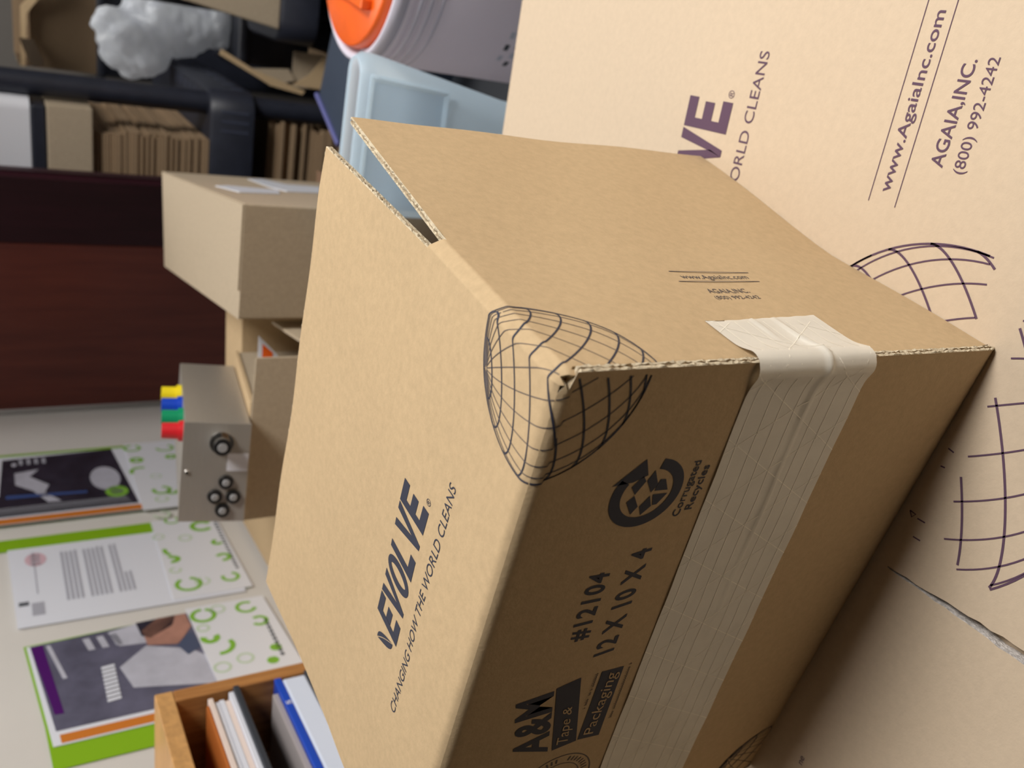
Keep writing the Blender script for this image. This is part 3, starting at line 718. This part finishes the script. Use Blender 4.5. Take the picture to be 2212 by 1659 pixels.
b = MB(); b.box(-.1077, 0, .0012, .2377, 0, .065, 0, MF); obj('body', b, [METAL], sw, bevel=.001)
b = MB(); b.box(-.1087, .001, -.0012, .0010, -.0004, .0662, 0, MF); obj('front_plate', b, [METAL], sw, bevel=.0005)
b = MB()
b.cyl(MF(-.0200, -.0012, .0285), MF(-.0200, -.004, .0285), .0125, .0120, 32, 0); b.cyl(MF(-.0200, -.004, .0285), MF(-.0200, -.016, .0285), .0092, .0092, 32, 0)
cn = obj('connector', b, [CHROME], sw); cn['label'] = 'chrome barrel connector with black ring'
b = MB(); b.cyl(MF(-.0200, -.0161, .0285), MF(-.0200, -.0185, .0285), .0092, .0084, 32, 0); b.cyl(MF(-.02, -.0186, .0285), MF(-.02, -.0190, .0285), .0050, .0045, 24, 1)
obj('socket_ring', b, [RUBBER, GREYP], cn)
for x, z in ((-.0636, .0211), (-.080, .0311), (-.080, .0126), (-.0955, .0226)):
    b = MB(); b.cyl(MF(x, -.0013, z), MF(x, -.0050, z), .0078, .0070, 28, 0); b.cyl(MF(x, -.0051, z), MF(x, -.0060, z), .0040, .0028, 20, 1)
    obj('socket', b, [RUBBER, GREYP], sw)['label'] = 'round black socket'
b = MB(); b.cyl(MF(-.0533, -.0013, .0602), MF(-.0533, -.0030, .0602), .0027, .0018, 16); obj('screw', b, [CHROME], sw)
b = MB(); b.box(-.0514, -.0318, -.0018, -.0013, .0005, .0215, 0, MF); obj('sticker', b, [STICK], sw)['label'] = 'small silver square label'
for y, mm, cn_ in ((.010, RED, 'red'), (.053, GRN, 'green'), (.097, BLU, 'blue'), (.142, YEL, 'yellow')):
    b = MB()
    b.cyl(MF(-.0125, y, .0652), MF(-.0125, y, .0705), .0110, .0105, 28); b.cyl(MF(-.0125, y, .0705), MF(-.0125, y, .0865), .0085, .0080, 28)
    obj('knob', b, [mm], sw, bevel=.0006)['label'] = cn_ + ' knob'

# what fills the narrow gap between that carton and the long taped one
b = MB(); b.hexa([CF(-.10, .240, DT + .0005), CF(.004, .240, DT + .0005), CF(.004, .330, DT + .0005), CF(-.10, .330, DT + .0005), CF(-.10, .240, -.113), CF(.004, .240, -.1125), CF(.004, .330, -.1125), CF(-.10, .330, -.113)])
tag(obj('small_carton', b, [KR], bevel=.001), 'small tan carton standing behind the steel switch box', 'box')
b = MB(); lp = [CF(-.0004, .10, -.0975), CF(-.0505, .10, -.0975), CF(-.0505, .10, -.128), CF(-.0234, .10, -.1195)]
b.prism(lp, [p - e2 * .001 for p in lp]); c0 = CF(-.0190, .0985, -.1050)
b.add([c0 + e1 * .009 + V((0, 0, .003)), c0 - e1 * .010 + V((0, 0, .003)), c0 - e1 * .010 - V((0, 0, .009)), c0 - e1 * .002 - V((0, 0, .009))], [(0, 1, 2, 3)], 1)
tag(obj('leaflet', b, [PAPER, ORG]), 'white leaflet with orange print in the open carton under the steel switch box', 'leaflet')
b = MB(); lp = [CF(.019, .075, -.106), CF(.012, -.004, -.1215), CF(.012, -.004, -.30), CF(.019, .075, -.30)]
b.prism(lp, [p + e1 * .0032 for p in lp]); tag(obj('cardboard_strip', b, [KRG]), 'loose strip of cardboard on edge against the left side of the long taped carton', 'cardboard')

# long taped carton
def quadz(pts, z): return [V((x, y, z)) for x, y in pts]
tpz = -.060; tq = [(-.197, .6436), (-.340, 1.1205), (-.4701, 1.0672), (-.3226, .6286)]
lc = thing('long_taped_carton', (-.33, .86, DT), 'long greyish carton with shiny packing tape on its right side, behind the foreground box', 'box')
b = MB(); b.prism([V((x, y, DT + .0005)) for x, y in reversed(tq)][::-1], quadz(tq, tpz)); obj('body', b, [KRG], lc, bevel=.002)
sd = (V((-.340, 1.1205, 0)) - V((-.197, .6436, 0))); L = sd.length; sd.normalize(); sn = V((sd.y, -sd.x, 0))
def LF(s, z, o=.0006): return V((-.197, .6436, 0)) + sd * s + sn * o + V((0, 0, z))
for pl in ([(.2326, -.0801), (.256, -.0995), (.2301, -.1578), (.1648, -.1423), (.150, -.090)], [(.4367, -.1707), (.4632, -.1984), (.3645, -.2092), (.362, -.2568), (.2284, -.2127), (.2149, -.1655), (.27, -.160)]):
    b = MB(); b.prism([LF(*p, .0003) for p in pl], [LF(*p, .0012) for p in pl]); obj('tape', b, [SHINE], lc)
b = MB(); pl = [(-.3385, 1.112), (-.1985, .645), (-.2908, .634), (-.3158, .8173), (-.3383, 1.0565)]; b.prism([V((x, y, tpz + .0002)) for x, y in pl], [V((x, y, tpz + .0022)) for x, y in pl]); obj('flap', b, [KRG], lc)
fd = (V((-.3226, .6286, 0)) - V((-.197, .6436, 0))).normalized(); fn_ = V((-fd.y, fd.x, 0)); fn_ = fn_ if fn_.y < 0 else -fn_
b = MB(); pl = [(.01, -.062), (.115, -.062), (.115, -.0585), (.01, -.0585)]

# ------------------------------------------------------------------ mahogany cabinet
c1 = V((.9032, -.4292, 0)); c2 = V((.4292, .9032, 0)); CP = V((-.995, 1.478, 0))
def KF(a, b_, z): return CP + c1 * a + c2 * b_ + V((0, 0, z))
kb = thing('tall_cabinet', KF(.3, .03, FL), 'tall dark red mahogany cabinet beyond the folders on the wall', 'cabinet')
KW = .671; KD = .522
cf_ = [KF(.0, .0125, 0), KF(KW, .0125, 0), KF(KW - .055, .075, 0), KF(.25, .072, 0), KF(.0, .072, 0)]
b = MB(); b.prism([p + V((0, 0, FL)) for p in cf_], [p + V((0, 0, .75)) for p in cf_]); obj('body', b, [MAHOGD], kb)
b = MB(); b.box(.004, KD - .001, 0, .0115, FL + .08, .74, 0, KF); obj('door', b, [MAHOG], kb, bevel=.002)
b = MB(); b.box(KD + .001, KW, -.0005, .0115, FL, .74, 0, KF); obj('shaded_side_strip', b, [MAHOGD], kb, bevel=.002)  # darker strip: shade of the cabinet's side put into its wood colour

# ------------------------------------------------------------------ black resin shelving and what it holds
a8 = math.radians(8); r1 = V((math.cos(a8), math.sin(a8), 0)); r2 = V((-math.sin(a8), math.cos(a8), 0)); RP = V((-.36, 1.5, 0))
def RF(a, b_, z): return RP + r1 * a + r2 * b_ + V((0, 0, z))
def rrect(x0, x1, y0, y1, rad, n=8):
    pts = []
    for cx_, cy_, a0 in ((x1 - rad, y0 + rad, -90), (x1 - rad, y1 - rad, 0), (x0 + rad, y1 - rad, 90), (x0 + rad, y0 + rad, 180)):
        for t in lin(a0, a0 + 90, n): pts.append((cx_ + rad * math.cos(math.radians(t)), cy_ + rad * math.sin(math.radians(t))))
    return pts
def shelf_unit(x0, x1, dep, shelves, label, posts, th=.082):
    t = thing('shelving_unit', RF((x0 + x1) / 2, dep / 2, FL), label, 'shelves')
    for z in shelves:
        b = MB(); o = rrect(x0, x1, 0, dep, .045)
        i_ = rrect(x0 + .006, x1 - .006, .006, dep - .006, .04)
        b.loft([[RF(x, y, z - th) for x, y in o], [RF(x, y, z - .006) for x, y in o], [RF(x, y, z) for x, y in i_]], 0, True)
        for k in range(9):      # moulded ribs on the front and side
            yy = .05 + k * (dep - .1) / 8
            b.box(x1 - .001, x1 + .0012, yy, yy + .016, z - th + .012, z - th + .032, 1, RF)
        for k in range(12):
            yy = .05 + k * (dep - .1) / 12
            b.box(x1 - .03, x1 - .012, yy, yy + .010, z + .0002, z + .0012, 1, RF)
        for k in range(3): b.box(x1 - .075 + k * .018, x1 - .071 + k * .018, -.0012, .001, z - th + .01, z - .02, 1, RF)
        obj('shelf', b, [BLACKP, BLACKR], t)
    zs = [FL] + sorted(s for s in shelves)
    for px, py in posts:
        b = MB(); b.cyl(RF(px, py, FL), RF(px, py, .56), .0215, None, 28); obj('post', b, [BLACKP], t)
    return t
shelf_unit(-.33, .047, .70, (-.207, -.640, .48), 'black resin shelving unit beside the mahogany cabinet, holding flat cartons', ((.018, .048), (-.28, .060), (-.058, .655), (-.28, .655)))  # highest shelf is out of view, added to shade the contents
# stack of flats on the shelf
FG = 'flat cartons stacked on the black shelf'
f0 = None
for k in range(43):
    z0 = -.2065 + k * .00472
    if f0 is None:
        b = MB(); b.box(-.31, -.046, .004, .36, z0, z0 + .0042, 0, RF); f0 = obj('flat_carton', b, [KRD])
        tag(f0, 'thin flat brown carton in the tall stack on the upper black shelf', 'carton', FG)
    else:
        c = f0.copy(); COL.objects.link(c); c.location = f0.location + RF(R.uniform(-.0055, .002), R.uniform(0, .006), k * .00472) - RP
b = MB(); b.box(-.30, -.008, -.010, .30, -.0025, .070, 0, RF); b2 = None
tag(obj('shallow_carton', b, [KRG], bevel=.002), 'shallow tan carton resting on top of the flat carton stack', 'box')
b = MB(); b.box(-.30, -.012, -.004, .30, .0712, .0945, 0, RF); tag(obj('black_tray', b, [BLACKP], bevel=.003), 'thin black tray between the tan carton and the white bin', 'tray')
b = MB(); b.loft([[RF(x, y, z) for x, y in rrect(-.29 - g_, .0 + g_, -.004 - g_, .28 + g_, .02)] for z, g_ in ((.0955, -.004), (.30, .0), (.31, .004), (.325, .004))], 0, True); tag(obj('white_bin', b, [FOLD]), 'white plastic bin on the black tray at the top of the stack', 'bin')
f1 = None
for k in range(40):
    z0 = -.6395 + k * .0078
    if f1 is None:
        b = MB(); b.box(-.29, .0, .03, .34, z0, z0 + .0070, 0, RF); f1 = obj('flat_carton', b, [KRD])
        tag(f1, 'flat brown carton in the shaded stack on the lower black shelf', 'carton', 'flat cartons stacked on the lower black shelf')
    else:
        c = f1.copy(); COL.objects.link(c); c.location = f1.location + RF(R.uniform(-.02, .003), R.uniform(0, .02), k * .0078) - RP
# second unit to the right
shelf_unit(.148, .95, .27, (-.328, -.70, .53), 'black resin shelving unit on the right, behind the orange-topped jug', ((.90, .045), (.90, .22), (.20, .22)), .072)  # here too the unseen highest shelf is added for its shade
b = MB(); b.hexa([RF(.172, .006, -.3278), RF(.62, .006, -.3278), RF(.62, .25, -.3278), RF(.172, .25, -.3278), RF(.196, .006, -.155), RF(.62, .006, -.150), RF(.62, .25, -.150), RF(.196, .25, -.155)]); tag(obj('brown_carton', b, [KRG], bevel=.003), 'plain brown carton on the right shelving unit', 'box')
def tote(label, x0, x1, y0, y1, z0, z1, m, name='dark_fill_tote'):
    t = thing(name, RF((x0 + x1) / 2, (y0 + y1) / 2, z0), label, 'tote')
    b = MB(); b.loft([[RF(x, y, z) for x, y in rrect(x0 + g_, x1 - g_, y0 + g_, y1 - g_, .02)] for z, g_ in ((z0, .02), (z1 - .02, .008))], 0, True); obj('body', b, [m], t)
    b = MB(); b.loft([[RF(x, y, z) for x, y in rrect(x0 + g_, x1 - g_, y0 + g_, y1 - g_, .022)] for z, g_ in ((z1 - .0195, .002), (z1 - .004, .0), (z1, .006))], 0, True); obj('lid', b, [m], t)
    return t
tote('black tote added to darken the lower shelf of the right shelving unit', .20, .60, .02, .20, -.6995, -.46, BLACKP)  # black totes added to keep the deep rack interior dark
tote('black tote added on the floor for the darkness under the crinkled white bag', .065, .42, .30, .58, FL, -.325, BLACKP)
tote('tall black tote added as dark backing under the dark brown open carton', -.05, .60, .74, 1.04, FL, -.085, BLACKP)
# dark brown open carton at the back, one flap's lit look painted as pale board
bc = thing('open_carton', RF(.12, .87, -.0845), 'dark brown open carton with one flap coloured pale as if lit, high on the black tote at the back', 'box')
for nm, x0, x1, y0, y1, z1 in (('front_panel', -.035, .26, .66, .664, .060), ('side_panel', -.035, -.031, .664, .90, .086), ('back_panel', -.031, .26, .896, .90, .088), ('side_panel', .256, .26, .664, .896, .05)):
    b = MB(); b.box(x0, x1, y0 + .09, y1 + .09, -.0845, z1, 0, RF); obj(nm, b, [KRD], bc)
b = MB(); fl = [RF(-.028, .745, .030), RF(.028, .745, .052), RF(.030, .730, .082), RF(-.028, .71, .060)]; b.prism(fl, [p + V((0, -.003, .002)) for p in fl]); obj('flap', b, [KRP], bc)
b = MB(); fl = [RF(-.035, .75, .082), RF(.10, .75, .078), RF(.16, .73, .030), RF(.15, .72, .022), RF(.085, .74, .066), RF(-.035, .745, .072)]; b.prism(fl, [p + V((0, -.004, 0)) for p in fl]); obj('flap', b, [KR], bc)
# crinkled bag
import bmesh
bm = bmesh.new()
bag0 = RF(.10, .42, -.345)
for (a, bb, z, sx, sy, sz, rx) in ((.075, .40, -.105, .070, .055, .080, .1), (.132, .42, -.17, .070, .06, .10, .4), (.132, .43, -.225, .062, .06, .065, .5), (.138, .43, -.285, .055, .05, .045, .3), (.12, .40, -.06, .04, .03, .045, 0)):
    m4 = Matrix.Translation(RF(a - .004, bb, z - .022) - bag0) @ Matrix.Rotation(rx, 4, 'Y') @ Matrix.Diagonal((sx, sy, sz, 1))
    bmesh.ops.create_icosphere(bm, subdivisions=3, radius=1, matrix=m4)
me = bpy.data.meshes.new('plastic_bag'); bm.to_mesh(me); bm.free(); me.materials.append(BAG)
bg = bpy.data.objects.new('plastic_bag', me); COL.objects.link(bg); bg.location = bag0
md = bg.modifiers.new('r', 'REMESH'); md.mode = 'VOXEL'; md.voxel_size = .006; md.use_smooth_shade = True
tx = bpy.data.textures.new('crinkle', 'CLOUDS'); tx.noise_scale = .06; tx.noise_depth = 2; tx.noise_type = 'HARD_NOISE'
md = bg.modifiers.new('d', 'DISPLACE'); md.texture = tx; md.strength = .022; md.mid_level = .5
tag(bg, 'crinkled white plastic bag stuffed between the shelving units', 'bag')
# tan open carton under the shelf gap
gc = thing('open_carton', RF(.095, .15, FL), 'tan open carton with raised flaps standing behind the pale blue bin', 'box')
b = MB(); b.box(.062, .135, .075, .24, FL, -.46, 0, RF); obj('body', b, [KRD], gc)
for pl, bk, mm in (([(.108, -.232), (.118, -.236), (.088, -.30), (.060, -.405), (.052, -.40), (.062, -.335)], .065, KR), ([(.088, -.284), (.098, -.37), (.078, -.385), (.060, -.335)], .072, KRG), ([(.150, -.452), (.094, -.411), (.070, -.378), (.066, -.462), (.12, -.50)], .060, KR)):
    b = MB(); lo = [RF(x, bk, z) for x, z in pl]; b.prism(lo, [p + r2 * .003 for p in lo]); obj('flap', b, [mm], gc)
b = MB(); b.box(.064, .133, .078, .081, -.46, -.38, 0, RF); obj('front_panel', b, [KRG], gc)

# ------------------------------------------------------------------ low bench with slate tote, pale blue bin and jug
bn = thing('low_bench', (.15, .9, FL), 'low dark bench behind the work desk, carrying the pale blue bin and the jug', 'bench')
BZ = -.47
b = MB(); b.prism([V((x, y, BZ - .03)) for x, y in ((-.165, .56), (.62, .70), (.62, 1.24), (-.275, 1.24))], [V((x, y, BZ)) for x, y in ((-.165, .56), (.62, .70), (.62, 1.24), (-.275, 1.24))]); obj('bench_top', b, [SLATE], bn, bevel=.003)
for x, y in ((-.11, .61), (.58, .74), (.58, 1.2), (-.22, 1.2)):
    b = MB(); b.box(x - .02, x + .02, y - .02, y + .02, FL, BZ - .03); obj('leg', b, [BLACKP], bn)
tt = thing('slate_tote', (-.12, 1.1, BZ), 'slate blue tote with violet rim behind the pale blue bin', 'tote')
q = [(-.260, 1.085), (-.03, 1.035), (-.01, 1.16), (-.224, 1.205)]
b = MB(); b.prism([V((x, y, BZ)) for x, y in q], [V((x, y, -.318)) for x, y in q]); obj('body', b, [NAVY], tt, bevel=.004)
b = MB(); b.prism([V((x, y, -.3175)) for x, y in q], [V((x, y, -.311)) for x, y in q]); obj('lid', b, [NAVY], tt, bevel=.002)
b = MB(); b.cyl((-.2625, 1.080, -.3095), (-.2225, 1.212, -.3095), .0042, None, 10); obj('rim_strip', b, [VIOLET], tt)

# pale blue bin
bb_ = thing('plastic_bin', (-.10, .66, BZ), 'pale blue rounded plastic bin seen behind the open box end', 'bin')
def binring(z, g_=0.0):
    k = (z + .140) / .166   # 0 at top, negative downwards
    xr = -.026 + .030 * max(k, -1.3); xl = -.190 - .0 * k
    return [V((x, y + .10 * (x + .1), z)) for x, y in rrect(xl + g_, xr - g_, .600 + g_, .650 - g_, max(.024 - g_, .002), 7)]
b = MB(); b.loft([binring(BZ), binring(-.40), binring(-.32), binring(-.25), binring(-.19), binring(-.165), binring(-.156, .002), binring(-.150, .007), binring(-.1485, .0085), binring(-.151, .0095)], 0, True, True, False)
body = obj('body', b, [TOTE], bb_)
b = MB()
def BF(x, z, o): return V((x, .600 + .10 * (x + .1) + o, z))
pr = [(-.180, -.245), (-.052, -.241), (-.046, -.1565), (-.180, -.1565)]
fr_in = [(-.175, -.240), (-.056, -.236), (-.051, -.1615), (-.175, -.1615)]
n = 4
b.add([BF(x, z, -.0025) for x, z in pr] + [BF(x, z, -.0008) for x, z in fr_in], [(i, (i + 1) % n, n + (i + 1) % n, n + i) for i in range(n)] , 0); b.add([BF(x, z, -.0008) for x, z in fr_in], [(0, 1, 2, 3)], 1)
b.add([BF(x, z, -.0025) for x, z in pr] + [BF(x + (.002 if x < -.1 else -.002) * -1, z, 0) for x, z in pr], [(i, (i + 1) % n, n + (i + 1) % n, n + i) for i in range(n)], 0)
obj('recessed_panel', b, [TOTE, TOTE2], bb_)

# cloudy jug with orange lid
jx, jy = .046, .850
jg = thing('plastic_jug', (jx, jy, BZ), 'cloudy white ribbed plastic jug with orange top at the upper edge', 'jug')
def ring(r, z, n=56): return [V((jx + r * math.cos(2 * PI * i / n), jy + r * math.sin(2 * PI * i / n), z)) for i in range(n)]
b = MB(); prof = [(.118, BZ + .0005), (.128, BZ + .01), (.128, -.272), (.1262, -.268), (.1285, -.264), (.1262, -.260), (.126, -.256), (.1285, -.252), (.1262, -.248), (.1262, -.244), (.129, -.240), (.1265, -.2365)]
b.loft([ring(r, z) for r, z in prof], 0, True)
for zz in (-.249, -.261, -.274):
    b.loft([ring(.1275, zz - .0022), ring(.1300, zz), ring(.1275, zz + .0022)], 1, True, False, False)
jb = obj('body', b, [CLEAR, RIM], jg)
b = MB(); b.loft([ring(.1262, -.2363), ring(.129, -.230), ring(.128, -.219), ring(.125, -.218), ring(.119, -.222), ring(.118, -.2363)], 0, True, True, False); obj('collar', b, [RIM], jg)
b = MB(); b.loft([ring(.112, -.2358), ring(.115, -.222), ring(.113, -.212), ring(.06, -.206), ring(.02, -.205)], 0, True, False, True)
for k in range(3): b.box(jx - .06 + k * .045, jx - .048 + k * .045, jy - .08, jy + .08, -.210, -.198, 0)
obj('lid', b, [ORG], jg, bevel=.002)
b = MB()    # smudged measuring marks
for k, (zz, aa_) in enumerate(((-.385, 226), (-.385, 233), (-.385, 240), (-.385, 247), (-.385, 254), (-.372, 230), (-.372, 238), (-.372, 246), (-.398, 234), (-.398, 243))):
    def JF(da, dz): t = math.radians(aa_ + da); return V((jx + .1288 * math.cos(t), jy + .1288 * math.sin(t), zz + dz))
    b.add([JF(-2, -.003), JF(2, -.003), JF(2, .003), JF(-2, .003)], [(0, 1, 2, 3)], k % 2)
obj('printed_marks', b, [TXTD, PAPER], jg)
